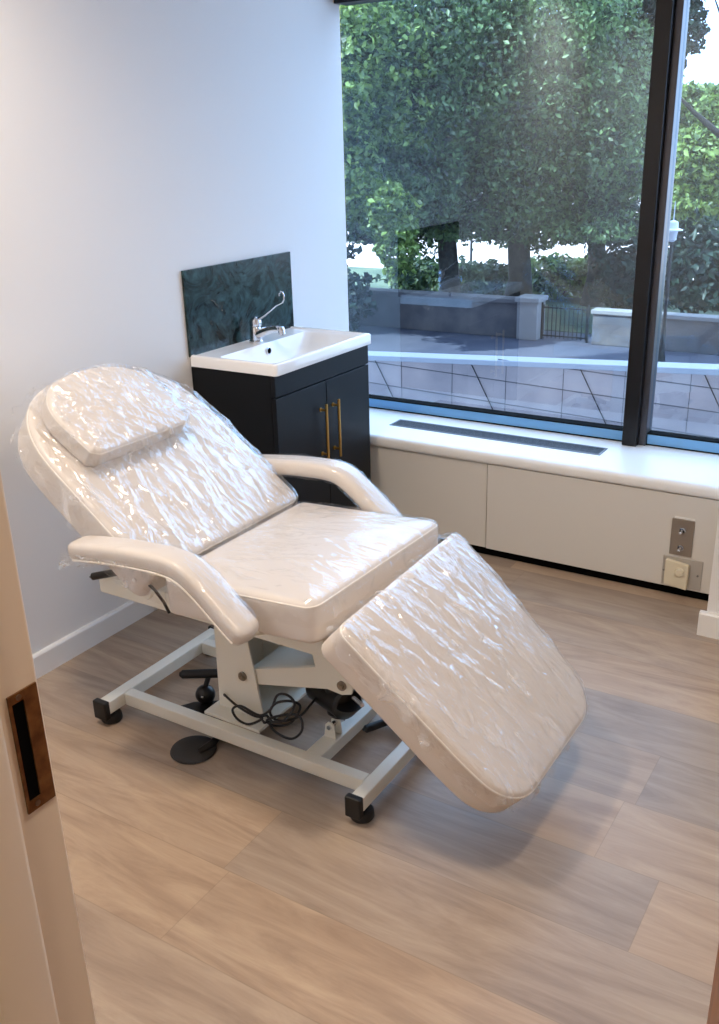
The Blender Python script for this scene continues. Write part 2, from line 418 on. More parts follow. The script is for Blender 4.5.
# ------------------------------------------------------------------ heater casing under the window
cas = thing('heater_casing', (.95, -.19, 0), 'long white heater casing with a deep sill under the window', 'heater casing')
sp = [(-.002, .395), (-.372, .395), (-.379, .399), (-.382, .407), (-.382, .425), (-.378, .434), (-.368, .4395), (-.355, .4405), (-.002, .4405)]
MB().prism(sp, 0, .002, 1.774).build('sill_top', 'sill', cas, smooth=50)
MB().box(.002, .8625, -.366, -.355, .037, .392).build('access_panel', 'panel', cas, smooth=0, bevel=.0015)
MB().box(.867, 1.774, -.372, -.355, .037, .3925).build('access_panel', 'panel', cas, smooth=0, bevel=.0015)
MB().box(.002, 1.774, -.354, -.01, .002, .394).build('core', 'black_gap', cas, smooth=0)
gr = hole_wall(MB(), 1, .4407, .4427, .335, 1.257, -.215, -.12, [(.343, 1.249, -.207, -.128)])
gv = [(x, z, y) for (x, y, z) in gr.v]; gr.v = gv   # lay the frame flat on the sill
go = gr.build('vent_grille', 'frame_side', cas, smooth=0); go['label'] = 'dark slotted air grille let into the sill'
MB().box(.343, 1.249, -.207, -.128, .4406, .4411).build('duct_shade_sheet', 'black_gap', go, smooth=0)  # flat black sheet stands for the shade under the slats
sl = MB()
for k in range(6): sl.box(.343, 1.249, -.2005 + k * .0132, -.1965 + k * .0132, .4409, .4425)
sl.build('slats', 'frame_side', go, smooth=0)

# switch plates on the casing
sw = thing('toggle_switch_plate', (1.622, -.372, .235), 'upright steel switch plate with two toggles, above the cream unit', 'switch')
MB().box(1.583, 1.661, -.3780, -.3725, .166, .305).build('plate', 'steel', sw, smooth=0, bevel=.004, seg=3)
MB().box(1.590, 1.660, -.3745, -.3725, .300, .312).build('back_box', 'trim', sw, smooth=0, bevel=.002)
for z in (.262, .196):
    t = MB().cyl((1.622, -.3775, z), (1.622, -.3835, z), .011, 20, bev=.002).cyl((1.622, -.383, z), (1.620, -.396, z - .003), .0058, 16, r2=.0045)
    t.sphere((1.6198, -.3965, z - .0032), .0062, 14)
    t.build('toggle', 'chrome', sw)
fu = thing('cream_control_unit', (1.633, -.372, .10), 'cream plastic control unit with a round button, low on the casing', 'control unit')
MB().box(1.565, 1.704, -.3765, -.3722, .044, .158).build('back_plate', 'plate_grey', fu, smooth=0, bevel=.002)
cv = MB().prism([(1.578, .052), (1.658, .043), (1.660, .047), (1.660, .136), (1.655, .140), (1.580, .149), (1.577, .145)], 1, -.394, -.3765)
co = cv.build('cover', 'cream_plastic', fu, smooth=0, bevel=.003)
MB().lathe([(.0165, 0), (.0165, -.003), (.0135, -.0035), (.0130, -.008), (.0115, -.0105), (.003, -.0115)], (1.630, -.394, .110), 28, axis=1).build('round_button', 'cream_plastic', co)
for x in (1.571, 1.69):
    MB().cyl((x, -.3765, .10), (x, -.3785, .10), .0035, 14).build('screw', 'bolt', fu)

# ------------------------------------------------------------------ vanity, basin, tap, splashback
VY0, VY1 = -1.054, -.438
van = thing('vanity_cabinet', (.19, -.743, 0), 'dark navy vanity cabinet with two doors and gold handles, below the basin', 'cabinet')
vb = MB()
vb.box(.003, .356, VY0, VY0 + .018, .0, .834); vb.box(.003, .356, VY1 - .018, VY1, .0, .834)
vb.box(.003, .02, VY0 + .018, VY1 - .018, .06, .834); vb.box(.003, .34, VY0 + .018, VY1 - .018, .06, .08); vb.box(.30, .315, VY0 + .018, VY1 - .018, 0, .06)
vb.box(.02, .35, VY0 + .018, VY1 - .018, .74, .752)
vb.build('body', 'navy', van, smooth=0, bevel=.0015)
MB().box(.356, .375, VY0 + .001, VY1 - .001, .757, .834).build('fascia', 'navy', van, smooth=0, bevel=.002)
YM = -.7425
for (a, b, hy_) in ((VY0 + .001, YM - .0015, -.785), (YM + .0015, VY1 - .001, -.702)):
    d = MB().box(.356, .375, a, b, .055, .753).build('door', 'navy', van, smooth=0, bevel=.002)
    h = MB().cyl((.402, hy_, .452), (.402, hy_, .676), .0052, 16, bev=.001)
    for z in (.482, .652): h.cyl((.375, hy_, z), (.402, hy_, z), .0045, 14).cyl((.375, hy_, z), (.378, hy_, z), .008, 18)
    ho = h.build('handle', 'gold', d); ho['label'] = 'slim gold bar handle'

def basin():
    bx0, bx1, by0, by1 = .002, .390, -1.062, -.430
    zt, zb = .876, .836
    def rrect(x0, x1, y0, y1, r, n=8):
        pts = []
        for cx, cy, a0 in ((x1 - r, y1 - r, 0), (x0 + r, y1 - r, 90), (x0 + r, y0 + r, 180), (x1 - r, y0 + r, 270)):
            for k in range(n + 1):
                a = math.radians(a0 + 90 * k / n); pts.append((cx + r * math.cos(a), cy + r * math.sin(a)))
        return pts
    rings = []
    def ring(ins, z, r): rings.append([(x, y, z) for x, y in rrect(bx0 + ins * .2, bx1 - ins, by0 + ins, by1 - ins, r)])
    ring(.010, zb - .002, .01); ring(.0, zb, .014); ring(.0, zt - .006, .016); ring(.002, zt - .002, .016); ring(.006, zt, .016)
    ring(.016, zt, .014); ring(.019, zt - .003, .013)
    def bowl(x0, x1, y0, y1, z, r): rings.append([(x, y, z) for x, y in rrect(x0, x1, y0, y1, r)])
    bowl(.022, .367, -1.040, -.452, zt - .005, .013)
    bowl(.105, .362, -1.029, -.467, zt - .006, .03)
    bowl(.111, .357, -1.022, -.476, zt - .014, .03)
    bowl(.122, .345, -.985, -.530, zt - .06, .035)
    bowl(.135, .33, -.96, -.585, zt - .088, .035)
    bowl(.16, .30, -.92, -.64, zt - .098, .035)
    bowl(.205, .245, -.765, -.725, zt - .104, .018)
    n = len(rings[0]); vs = [p for R in rings for p in R]
    fs = [(i * n + k, i * n + (k + 1) % n, (i + 1) * n + (k + 1) % n, (i + 1) * n + k) for i in range(len(rings) - 1) for k in range(n)]
    fs.append(tuple((len(rings) - 1) * n + k for k in range(n)))
    root = thing('basin', (.19, -.743, .836), 'white ceramic inset basin on top of the dark vanity cabinet', 'basin')
    MB().add(vs, fs).build('bowl', 'ceramic', root, smooth=40)
    MB().lathe([(.018, 0), (.019, .002), (.014, .003), (.012, .001)], (.225, -.745, zt - .1035), 24).build('waste', 'chrome', root)
    ov = MB().lathe([(.0145, 0), (.0145, .002), (.0115, .003), (.0095, .001)], (.1195, -.743, zt - .034), 24, axis=0)
    ov.build('overflow_ring', 'chrome', root)
    MB().cyl((.118, -.743, zt - .034), (.1222, -.743, zt - .034), .0105, 20).build('overflow_hole', 'black_gap', root)  # black plug stands for the shade inside the overflow
basin()

def tap():
    root = thing('mixer_tap', (.062, -.743, .872), 'chrome mixer tap with a long looped lever on the basin', 'tap')
    MB().lathe([(.027, -.001), (.027, .004), (.023, .008), (.0215, .03), (.0215, .052), (.018, .058), (.006, .060)], (.062, -.743, .8725), 28).build('base', 'chrome', root)
    path = [(.062, .895), (.085, .905), (.11, .916), (.14, .925), (.165, .928), (.182, .926), (.188, .918)]
    rr = [.019, .018, .0165, .0145, .0135, .0135, .0125]
    MB().tube([(x, -.743, z) for x, z in path], rr, 18).build('spout', 'chrome', root)
    MB().cyl((.181, -.743, .936), (.186, -.743, .908), .0135, 20, bev=.002).build('aerator', 'chrome', root)
    MB().lathe([(.019, 0), (.0225, .004), (.0235, .016), (.021, .028), (.012, .036), (.003, .038)], (.064, -.743, .930), 26).build('cartridge_cap', 'chrome', root)
    lv = [(.07, .955), (.085, .962), (.11, .976), (.14, .996), (.168, 1.016)]
    loop = [(.183, 1.022), (.196, 1.028), (.203, 1.040), (.204, 1.054), (.199, 1.064), (.190, 1.066), (.183, 1.060), (.182, 1.050)]
    P = [(x, -.743, z) for x, z in lv + loop]
    MB().tube(P, [.0085, .007, .0052, .0042, .0038] + [.0036] * 8, 12).build('lever', 'chrome', root)
tap()
spl = MB().box(.0015, 0.0125, -1.060, -.425, .868, 1.171).build('splashback', 'marble', smooth=0, bevel=.001)
tag(spl, 'dark green veined marble splashback panel on the white wall', 'splashback')

# ------------------------------------------------------------------ treatment couch
OX, OY = .829, -1.738
couch = thing('treatment_couch', (OX, OY, 0), 'reclining cream treatment couch wrapped in clear plastic on a steel frame', 'treatment couch')
def CP(s, t, z): return (OX + s, OY + t, z)
class Frame2:
    """maps (l, t, n) on a tilted cushion plane to world"""
    def __init__(f, s0, z0, ds, dz):
        k = math.hypot(ds, dz); f.s0, f.z0, f.a, f.b = s0, z0, ds / k, dz / k
        f.n = (-f.b, f.a) if f.a > 0 else (f.b, -f.a)
    def __call__(f, l, t, n): return (OX + f.s0 + f.a * l + f.n[0] * n, OY + t, f.z0 + f.b * l + f.n[1] * n)

def resample(pts, n):
    pts = np.array(pts, float); q = np.vstack([pts, pts[:1]]); d = np.r_[0, np.cumsum(np.linalg.norm(np.diff(q, axis=0), axis=1))]
    u = np.linspace(0, d[-1], n, endpoint=False)
    return np.c_[np.interp(u, d, q[:, 0]), np.interp(u, d, q[:, 1])]
def round_poly(corners, n=200):
    """corners: (l, t, radius) counter-clockwise"""
    out = []; m = len(corners)
    for i in range(m):
        p = np.array(corners[i][:2], float); r = corners[i][2]
        a = np.array(corners[i - 1][:2], float) - p; b = np.array(corners[(i + 1) % m][:2], float) - p
        a /= np.linalg.norm(a); b /= np.linalg.norm(b)
        half = math.acos(max(-1, min(1, a @ b))) / 2
        dd = r / math.tan(half); c = p + (a + b) / np.linalg.norm(a + b) * r / math.sin(half)
        p0, p1 = p + a * dd, p + b * dd
        a0 = math.atan2(*(p0 - c)[::-1]); a1 = math.atan2(*(p1 - c)[::-1]); da = (a1 - a0 + PI) % (2 * PI) - PI
        for k in range(13): out.append(c + r * np.array([math.cos(a0 + da * k / 12), math.sin(a0 + da * k / 12)]))
    return resample(out, n)
def normals2(P):
    t = np.roll(P, -1, 0) - np.roll(P, 1, 0); nn = np.c_[t[:, 1], -t[:, 0]]; nn /= np.linalg.norm(nn, axis=1)[:, None]
    if np.sum(P[:, 0] * np.roll(P[:, 1], -1) - np.roll(P[:, 0], -1) * P[:, 1]) < 0: nn = -nn
    return nn
def cushion_rings(P, h, r, crown, cap=14, rb=.012, dome=3.0):
    nn = normals2(P); rings = []
    for k in range(5):
        a = PI / 2 * k / 4; rings.append((P - nn * rb * (1 - math.sin(a)), -h + rb * (1 - math.cos(a))))
    for k in range(1, 4): rings.append((P, -h + rb + (h - rb - r) * k / 4))
    for k in range(7):
        a = PI / 2 * k / 6; rings.append((P - nn * r * (1 - math.cos(a)), -r + r * math.sin(a)))
    top = rings[-1][0]; c = top.mean(0)
    for k in range(1, cap):
        s = 1 - (k / cap); rings.append((c + (top - c) * s, crown * (1 - s ** dome)))
    return rings, c, crown
def cushion(P, F, h, r, crown, name, mat, parent, **kw):
    rings, c, cr = cushion_rings(P, h, r, crown, **kw)
    n = len(P); vs = []; fs = []
    for R, z in rings: vs += [F(p[0], p[1], z) for p in R]
    m = len(rings)
    for i in range(m - 1):
        for k in range(n): fs.append((i * n + k, i * n + (k + 1) % n, (i + 1) * n + (k + 1) % n, (i + 1) * n + k))
    vs.append(F(c[0], c[1], cr)); e = len(vs) - 1
    for k in range(n): fs.append(((m - 1) * n + k, (m - 1) * n + (k + 1) % n, e))
    fs.append(tuple(range(n))[::-1])
    return MB().add(vs, fs).build(name, mat, parent, smooth=50)
def seam(P, F, ins, z, r, parent):
    nn = normals2(P); Q = P - nn * ins
    return MB().tube([F(p[0], p[1], z) for p in Q], r, 8, closed=True).build('piping', 'piping', parent, smooth=60)
def ridged(x, y, seed, ax, ay, rot):
    cx, sx = math.cos(rot), math.sin(rot); u, v = (x * cx + y * sx) * ax, (-x * sx + y * cx) * ay
    n1 = noise.noise(Vector((u, v, seed))); n2 = noise.noise(Vector((u * 2.3 + 5, v * 2.1, seed + 3)))
    return max(0., 1 - abs(n1) * 4.2) * .75 + max(0., 1 - abs(n2) * 3.6) * .4
def wrap(P, F, h, r, crown, parent, off=.004, amp=.006, seed=1., dirs=((3, 14, .3), (5, 11, 1.2)), loose=0., cover=.8, dome=3.0, n=360, cap=64, mat='film'):
    """clear film lying over a cushion: an offset shell with creases"""
    P = resample(P, n); nn = normals2(P); Q = P + nn * off
    rings = []
    for k in range(6):
        f = k / 5; rings.append((Q + nn * loose * (1 - f) ** .7, -h * cover + (h * cover - r) * f))
    for k in range(1, 8):
        a = PI / 2 * k / 7; rings.append((Q - nn * (r + off) * (1 - math.cos(a)), -r + (r + off) * math.sin(a)))
    top = rings[-1][0]; c = top.mean(0)
    for k in range(1, cap):
        s = 1 - k / cap; rings.append((c + (top - c) * s, off + crown * (1 - s ** dome)))
    vs = []; fs = []; m = len(rings)
    for i, (R, z) in enumerate(rings):
        side = i < 6
        for j, p in enumerate(R):
            d = sum(ridged(p[0], p[1] + (z if side else 0), seed + 7 * q, *dd) for q, dd in enumerate(dirs)) / len(dirs)
            d = max(0., d) * amp
            if side:
                jag = loose * .8 * noise.noise(Vector((p[0] * 9, p[1] * 9, seed + z * 20))) + (amp * 1.5 * noise.noise(Vector((p[0] * 22, p[1] * 22, z * 30))))
                w = 1 - i / 6
                q = p + nn[j] * max(0., d + jag * (w + .3)); zz = z + (w * loose * .6 * noise.noise(Vector((p[0] * 14, p[1] * 14, seed))))
                vs.append(F(q[0], q[1], zz))
            else: vs.append(F(p[0], p[1], z + d))
    for i in range(m - 1):
        for k in range(n): fs.append((i * n + k, i * n + (k + 1) % n, (i + 1) * n + (k + 1) % n, (i + 1) * n + k))
    vs.append(F(c[0], c[1], off + crown + amp * .3)); e = len(vs) - 1
    for k in range(n): fs.append(((m - 1) * n + k, (m - 1) * n + (k + 1) % n, e))
    o = MB().add(vs, fs).build('plastic_wrap', mat, parent, smooth=180)
    o['label'] = 'creased clear plastic film'
    return o

# seat
FS = Frame2(-.092, .576, .457, .024)
PS = round_poly([(0, -.305, .028), (.454, -.294, .036), (.474, .300, .030), (0, .305, .028)])
seat = cushion(PS, FS, .105, .02, .012, 'seat', 'vinyl', couch)
seam(PS, FS, .003, -.012, .0028, seat)
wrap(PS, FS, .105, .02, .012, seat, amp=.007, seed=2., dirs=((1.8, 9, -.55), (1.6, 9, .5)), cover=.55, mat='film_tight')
# leg rest
FL = Frame2(.436, .571, .418, -.368)
PL = round_poly([(0, -.310, .03), (.40, -.283, .5), (.562, -.258, .125), (.564, .262, .115), (.40, .286, .5), (-.014, .312, .028)])
leg = cushion(PL, FL, .098, .016, .012, 'leg_rest', 'vinyl_side', couch)
seam(PL, FL, .0025, -.010, .003, leg)
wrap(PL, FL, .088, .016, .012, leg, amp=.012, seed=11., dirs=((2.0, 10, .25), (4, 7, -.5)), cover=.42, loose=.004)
# backrest
FB = Frame2(-.100, .578, -.398, .297)
PB = [(0.0 + .03 * (1 - math.sin(a)), s * (.295 + .03 * math.cos(a))) for s, a in ()]
top = []
for k in range(41):
    a = PI * k / 40; t = -math.cos(a); l = (max(0, 1 - abs(t) ** 2.5)) ** (1 / 2.5)
    top.append((.36 + .305 * l, .318 * (-t)))
PB = resample([(.0, .29), (.004, -.29 + 0)] [::1] and [(.03, .322), (.008, .312), (0, .29), (0, -.29), (.008, -.312), (.03, -.322)] + top[::-1], 200)
back = cushion(PB, FB, .105, .02, .012, 'backrest', 'vinyl', couch)
seam(PB, FB, .003, -.012, .0028, back)
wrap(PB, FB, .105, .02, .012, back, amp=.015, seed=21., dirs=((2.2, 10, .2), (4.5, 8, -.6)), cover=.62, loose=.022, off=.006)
# head cushion on the backrest
PH = []
for k in range(41):
    a = PI * k / 40; t = -math.cos(a); l = (max(0, 1 - abs(t) ** 2.4)) ** (1 / 2.4)
    PH.append((.47 + .150 * l, .200 * (-t) - .055))
PH = resample([(.36, .132), (.345, .108), (.345, -.222), (.36, -.245)] + PH[::-1], 180)
FH = Frame2(-.100 + FB.n[0] * .068, .578 + FB.n[1] * .068, -.398, .297)
head = cushion(PH, FH, .062, .014, .010, 'head_cushion', 'vinyl', couch)
seam(PH, FH, .003, -.009, .0025, head)
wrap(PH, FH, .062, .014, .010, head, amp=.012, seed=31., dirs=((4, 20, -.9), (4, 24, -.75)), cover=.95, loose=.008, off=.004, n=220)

# armrests
def arm(tc, flip):
    path = [(-.285, .662), (-.23, .670), (-.14, .681), (-.05, .687), (.01, .688), (.055, .680), (.095, .657), (.135, .625), (.175, .591), (.212, .562)]
    # smooth the centre line
    P = [Vector((s, 0, z - .026)) for s, z in path]
    fine = []
    for i in range(len(P) - 1):
        p0, p1, p2, p3 = P[max(i - 1, 0)], P[i], P[i + 1], P[min(i + 2, len(P) - 1)]
        for k in range(6):
            u = k / 6
            fine.append(.5 * ((2 * p1) + (p2 - p0) * u + (2 * p0 - 5 * p1 + 4 * p2 - p3) * u * u + (3 * p1 - p0 - 3 * p2 + p3) * u ** 3))
    fine.append(P[-1])
    def sweep(w, h, off, amp, nsec=28, seed=0., mbuild=None):
        sec = []
        for k in range(nsec):
            a = 2 * PI * k / nsec; c, s_ = math.cos(a), math.sin(a); e = .55
            sec.append((w * math.copysign(abs(c) ** e, c), h * math.copysign(abs(s_) ** e, s_)))
        N = len(fine); vs = []; fs = []
        for i in range(-5, N + 5):
            ii = min(max(i, 0), N - 1)
            t = (fine[min(ii + 1, N - 1)] - fine[max(ii - 1, 0)]).normalized(); n = Vector((-t.z, 0, t.x))
            if n.z < 0: n = -n
            k = 1.; sh = 0.
            if i < 0: u = -i / 5; k = math.sqrt(max(0., 1 - u * u)) if u < 1 else .02; sh = -u * .03; k = .25 + .75 * k if u < 1 else .22
            if i > N - 1: u = (i - N + 1) / 5; k = math.sqrt(max(0., 1 - u * u)); sh = u * .03; k = .25 + .75 * k if u < 1 else .22
            for (a, b) in sec:
                d = 0.
                if amp: d = max(0., ridged(ii * .02 + sh, a * 6 + b * 3, seed, 5, 5, .6)) * amp
                kk = k * (1 + off / .03) + d / .04
                p = fine[ii] + t * sh + n * b * (kk if b < 0 or True else 1) + Vector((0, a * kk, 0))
                vs.append(CP(p.x + (-.032 if tc > 0 else 0), tc + p.y, p.z))
        n_ = len(sec); m = N + 10
        for i in range(m - 1):
            for k in range(n_): fs.append((i * n_ + k, i * n_ + (k + 1) % n_, (i + 1) * n_ + (k + 1) % n_, (i + 1) * n_ + k))
        fs.append(tuple(range(n_))[::-1]); fs.append(tuple((m - 1) * n_ + k for k in range(n_)))
        return MB().add(vs, fs)
    o = sweep(.041, .025, 0, 0).build('armrest', 'vinyl', couch, smooth=60)
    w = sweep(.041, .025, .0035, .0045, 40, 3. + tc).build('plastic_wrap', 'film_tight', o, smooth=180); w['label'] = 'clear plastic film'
    # piping along the lower outer edge
    sgn = -1 if tc < 0 else 1
    MB().tube([CP(p.x + (-.032 if tc > 0 else 0), tc + sgn * .040, p.z - .019) for p in fine], .0026, 8).build('piping', 'piping', o)
    # steel bracket under the pad
    b = MB()
    q = [fine[k] for k in range(30, len(fine), 4)]
    b.tube([CP(p.x - .012, tc - sgn * .012, p.z - .030) for p in q] + [CP(.20, tc - sgn * .05, .50), CP(.17, tc - sgn * .15, .45)], .009, 12)
    b.build('arm_bracket', 'steel_paint', couch)
    return o
arm(-.366, 0); arm(.366, 0)
# folds of film that hang below the head end of the near armrest
def hang_film():
    vs = []; fs = []; nu, nv = 46, 8
    for i in range(nu):
        u = i / (nu - 1); s = -.322 + .24 * u
        dep = .040 * (1 - .75 * u) * (1 + .35 * noise.noise(Vector((u * 9, 1.3, 0))))
        for j in range(nv):
            v = j / (nv - 1)
            t = -.409 - .006 * noise.noise(Vector((u * 14, v * 3, 4.))) - .004 * v
            vs.append(CP(s - .012 * v, t, .632 + .03 * min(1, u * 1.2) * .6 - dep * v - .0))
    for i in range(nu - 1):
        for j in range(nv - 1): fs.append((i * nv + j, (i + 1) * nv + j, (i + 1) * nv + j + 1, i * nv + j + 1))
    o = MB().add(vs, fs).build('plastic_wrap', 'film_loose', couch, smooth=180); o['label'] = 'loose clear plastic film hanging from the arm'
hang_film()
# reclining hinge knob and cam seen under the near armrest
MB().sphere(CP(-.165, -.30, .555), .012, 16).cyl(CP(-.165, -.27, .555), CP(-.165, -.325, .555), .006, 14).build('hinge_bolt', 'chrome', couch)
MB().lathe([(.03, -.006), (.032, -.003), (.032, .003), (.03, .006)], CP(-.175, -.285, .515), 28, axis=1).build('hinge_plate', 'steel_paint', couch)
MB().tube([CP(-.20, -.29, .505), CP(-.197, -.297, .525), CP(-.185, -.30, .545), CP(-.165, -.305, .557)], .004, 8).tube([CP(-.15, -.305, .55), CP(-.12, -.302, .53), CP(-.095, -.30, .50), CP(-.082, -.298, .472)], .004, 8).build('release_cable', 'black_plastic', couch)

# seat sub-frame
sf = MB()
for t in (-.20, .16): sf.box(OX - .44, OX + .32, OY + t, OY + t + .04, .405, .462)
sf.box(OX - .10, OX - .06, OY - .16, OY + .16, .41, .46); sf.box(OX + .24, OX + .28, OY - .16, OY + .16, .41, .46); sf.box(OX - .44, OX - .40, OY - .16, OY + .16, .41, .46)
sf.build('seat_frame', 'steel_paint', couch, smooth=0, bevel=.003)
bf = MB()
for t in (-.17, .14):
    bf.tube([CP(-.10, t, .455), FB(.06, t, -.118), FB(.52, t, -.118)], .014, 10)
bf.tube([FB(.50, -.17, -.118), FB(.50, .14, -.118)], .012, 10)
bf.build('back_frame', 'steel_paint', couch)
for t in (-.16, .16): MB().tube([CP(.30, t, .44), FL(.05, t, -.10), FL(.42, t, -.10)], .012, 10).build('leg_frame', 'steel_paint', couch)
lvr = MB().cyl(CP(-.345, -.21, .492), CP(-.425, -.235, .470), .0105, 18, bev=.003)
lo = lvr.build('recline_lever', 'black_plastic', couch); lo['label'] = 'black grip of the recline lever'
MB().tube([CP(-.345, -.21, .492), CP(-.32, -.19, .490), CP(-.27, -.17, .485), CP(-.2, -.1, .47)], .004, 8).build('lever_rod', 'bolt', lo)
# base frame
ZT, ZB = .076, .036
for s0, s1 in ((-.452, -.412), (.416, .452)):
    MB().box(OX + s0, OX + s1, OY - .250, OY + .250, ZB, ZT).build('crossbar', 'steel_paint', couch, smooth=0, bevel=.003)
for t0, t1 in ((-.190, -.155), (.155, .190)):
    MB().box(OX - .411, OX + .415, OY + t0, OY + t1, ZB, ZT - .001).build('long_rail', 'steel_paint', couch, smooth=0, bevel=.003)
MB().box(OX + .215, OX + .265, OY - .154, OY + .154, ZB, ZT - .003).build('crossbar', 'steel_paint', couch, smooth=0, bevel=.003)
for s0, s1 in ((-.462, -.412), (.408, .452)):
    for sg in (-1, 1):
        a, b = sorted((OY + sg * .247, OY + sg * .268))
        MB().box(OX + s0, OX + s1, a, b, ZB - .016, ZT + .003).build('end_cap', 'rubber', couch, smooth=0, bevel=.004)
        c = (OX + (s0 + s1) / 2 + .004, OY + sg * .228, 0)
        MB().lathe([(.010, .036), (.012, .030), (.026, .027), (.030, .022), (.031, .006), (.028, .0005)], c, 28).build('foot', 'rubber', couch)
# column
col = MB()
for t0, t1 in ((-.105, -.098), (.098, .105)):
    col.prism([(OX - .118, .06), (OX + .045, .06), (OX - .012, .405), (OX - .112, .405)], 1, OY + t0, OY + t1)
col.prism([(OX - .118, .06), (OX - .111, .06), (OX - .105, .405), (OX - .112, .405)], 1, OY - .098, OY + .098)
col.build('column', 'steel_paint', couch, smooth=0, bevel=.0015)
MB().box(OX - .135, OX + .06, OY - .153, OY + .153, ZT - .003, ZT + .006).build('column_plate', 'steel_paint', couch, smooth=0, bevel=.001)
def bolt(p):
    MB().cyl(p, (p[0], p[1] - .005, p[2]), .0135, 20).cyl((p[0], p[1] - .004, p[2]), (p[0], p[1] - .011, p[2]), .008, 6).build('bolt', 'bolt', couch)
bolt(CP(-.022, -.1055, .205)); bolt(CP(.300, -.0965, .267))
# lift arm: inverted channel, raised bracket at its front end
la = MB()
poly = [(s - .017, z - .02) for s, z in [(-.045, .186), (-.05, .225), (.01, .246), (.235, .318), (.215, .405), (.30, .405), (.352, .300), (.345, .268), (.315, .258), (.27, .262)]]
for t0, t1 in ((-.0965, -.090), (.090, .0965)):
    la.prism([(OX + s, z) for s, z in poly], 1, OY + t0, OY + t1)
la.prism([(OX - .002, .223), (OX + .218, .293), (OX + .216, .299), (OX - .005, .228)], 1, OY - .090, OY + .090)
la.build('lift_arm', 'steel_paint', couch, smooth=0, bevel=.001)
MB().prism([(OX + .235, .375), (OX + .305, .275), (OX + .34, .29), (OX + .40, .47), (OX + .33, .47)], 1, OY - .0895, OY - .0835).build('leg_hinge_plate', 'steel_paint', couch, smooth=0)
# actuator
ac = MB().cyl(CP(.236, -.02, .098), CP(.20, 0, .35), .017, 20)
ac.cyl(CP(.205, .005, .32), CP(.19, .01, .42), .010, 16)
ac.build('actuator_tube', 'chrome', couch)
MB().cyl(CP(.135, .03, .155), CP(.275, -.03, .165), .047, 26, bev=.008).cyl(CP(.24, -.02, .12), CP(.225, -.01, .215), .036, 20, bev=.006).build('motor', 'black_plastic', couch)
MB().cyl(CP(.127, .034, .1545), CP(.142, .028, .1555), .041, 24).build('motor_end_cap', 'steel_paint', couch)
for t in (-.075, -.045):
    MB().prism([(OX + .222, ZT - .002), (OX + .258, ZT - .002), (OX + .254, .112), (OX + .246, .121), (OX + .234, .121), (OX + .226, .112)], 1, OY + t, OY + t + .005).build('clevis', 'steel_paint', couch, smooth=0)
MB().cyl(CP(.24, -.080, .108), CP(.24, -.036, .108), .007, 16).build('clevis_pin', 'chrome', couch)
MB().cyl(CP(.33, -.09, .235), CP(.375, -.12, .245), .006, 14).build('hinge_rod', 'chrome', couch)
MB().cyl(CP(.292, .02, .062), CP(.335, .10, .062), .011, 16, bev=.003).build('foot_lever', 'rubber', couch)
# power cable lying in loops between column and motor
def cable():
    ctrl = [(-.115, -.02, .055), (-.105, -.085, .10), (-.08, -.122, .135), (-.03, -.135, .125), (.03, -.14, .115), (.06, -.135, .112), (.02, -.145, .085), (-.02, -.145, .088), (-.04, -.14, .11), (-.01, -.138, .13), (.05, -.135, .118),
            (.08, -.12, .14), (.09, -.10, .175), (.125, -.10, .185), (.15, -.105, .165), (.13, -.13, .125), (.09, -.14, .11), (.11, -.14, .085), (.16, -.14, .083), (.185, -.125, .11), (.165, -.11, .14), (.12, -.125, .135), (.075, -.135, .11),
            (.09, -.12, .088), (.13, -.10, .10), (.15, -.08, .145), (.135, -.10, .17), (.095, -.115, .16), (.08, -.125, .13), (.10, -.115, .105), (.15, -.09, .12), (.17, -.05, .15), (.17, -.01, .16)]
    P = [Vector(CP(*c)) for c in ctrl]; fine = []
    for i in range(len(P) - 1):
        p0, p1, p2, p3 = P[max(i - 1, 0)], P[i], P[i + 1], P[min(i + 2, len(P) - 1)]
        for k in range(6):
            u = k / 6
            fine.append(.5 * ((2 * p1) + (p2 - p0) * u + (2 * p0 - 5 * p1 + 4 * p2 - p3) * u * u + (3 * p1 - p0 - 3 * p2 + p3) * u ** 3))
    o = MB().tube(fine + [P[-1]], .0036, 8).build('power_cable', 'black_plastic', couch, smooth=60)
    o['label'] = 'black power cable looped into a loose bundle'
    MB().tube([CP(.062, -.148, .125), CP(.078, -.15, .112), CP(.078, -.118, .098), CP(.062, -.118, .112)], .004, 8, closed=True).build('cable_tie', 'rubber', couch)
cable()
# foot control on the floor behind the column plus the round foot pad in front of it
fc = thing('foot_control', CP(-.24, -.03, 0), 'black foot control with a cross handle under the couch, behind its column', 'foot control')
MB().prism([(OX - .30, OY - .10), (OX - .15, OY - .12), (OX - .13, OY - .02), (OX - .20, OY + .0), (OX - .27, OY - .05)], 2, .001, .014).build('base_plate', 'black_plastic', fc, smooth=0, bevel=.003)
MB().sphere(CP(-.235, -.035, .042), .030, 20).build('ball_joint', 'black_plastic', fc)
MB().tube([CP(-.235, -.035, .06), CP(-.228, -.03, .085), CP(-.225, -.02, .108)], .008, 12).build('stem', 'black_plastic', fc)
MB().tube([CP(-.300, -.068, .108), CP(-.293, -.063, .108), CP(-.225, -.020, .108), CP(-.18, .008, .108), CP(-.173, .013, .108)], [.006, .013, .014, .013, .006], 14).build('handle', 'rubber', fc)
MB().sphere(CP(-.2225, -.062, .05), .0045, 10).build('stud', 'chrome', fc)
fp = thing('foot_pad', CP(-.115, -.225, 0), 'flat round black rubber foot pad on the floor below the couch rail', 'foot pad')
MB().lathe([(.052, .0008), (.063, .0015), (.0645, .004), (.062, .009), (.055, .012), (.03, .013), (.002, .0132)], CP(-.118, -.228, 0), 40).build('disc', 'pedal', fp)
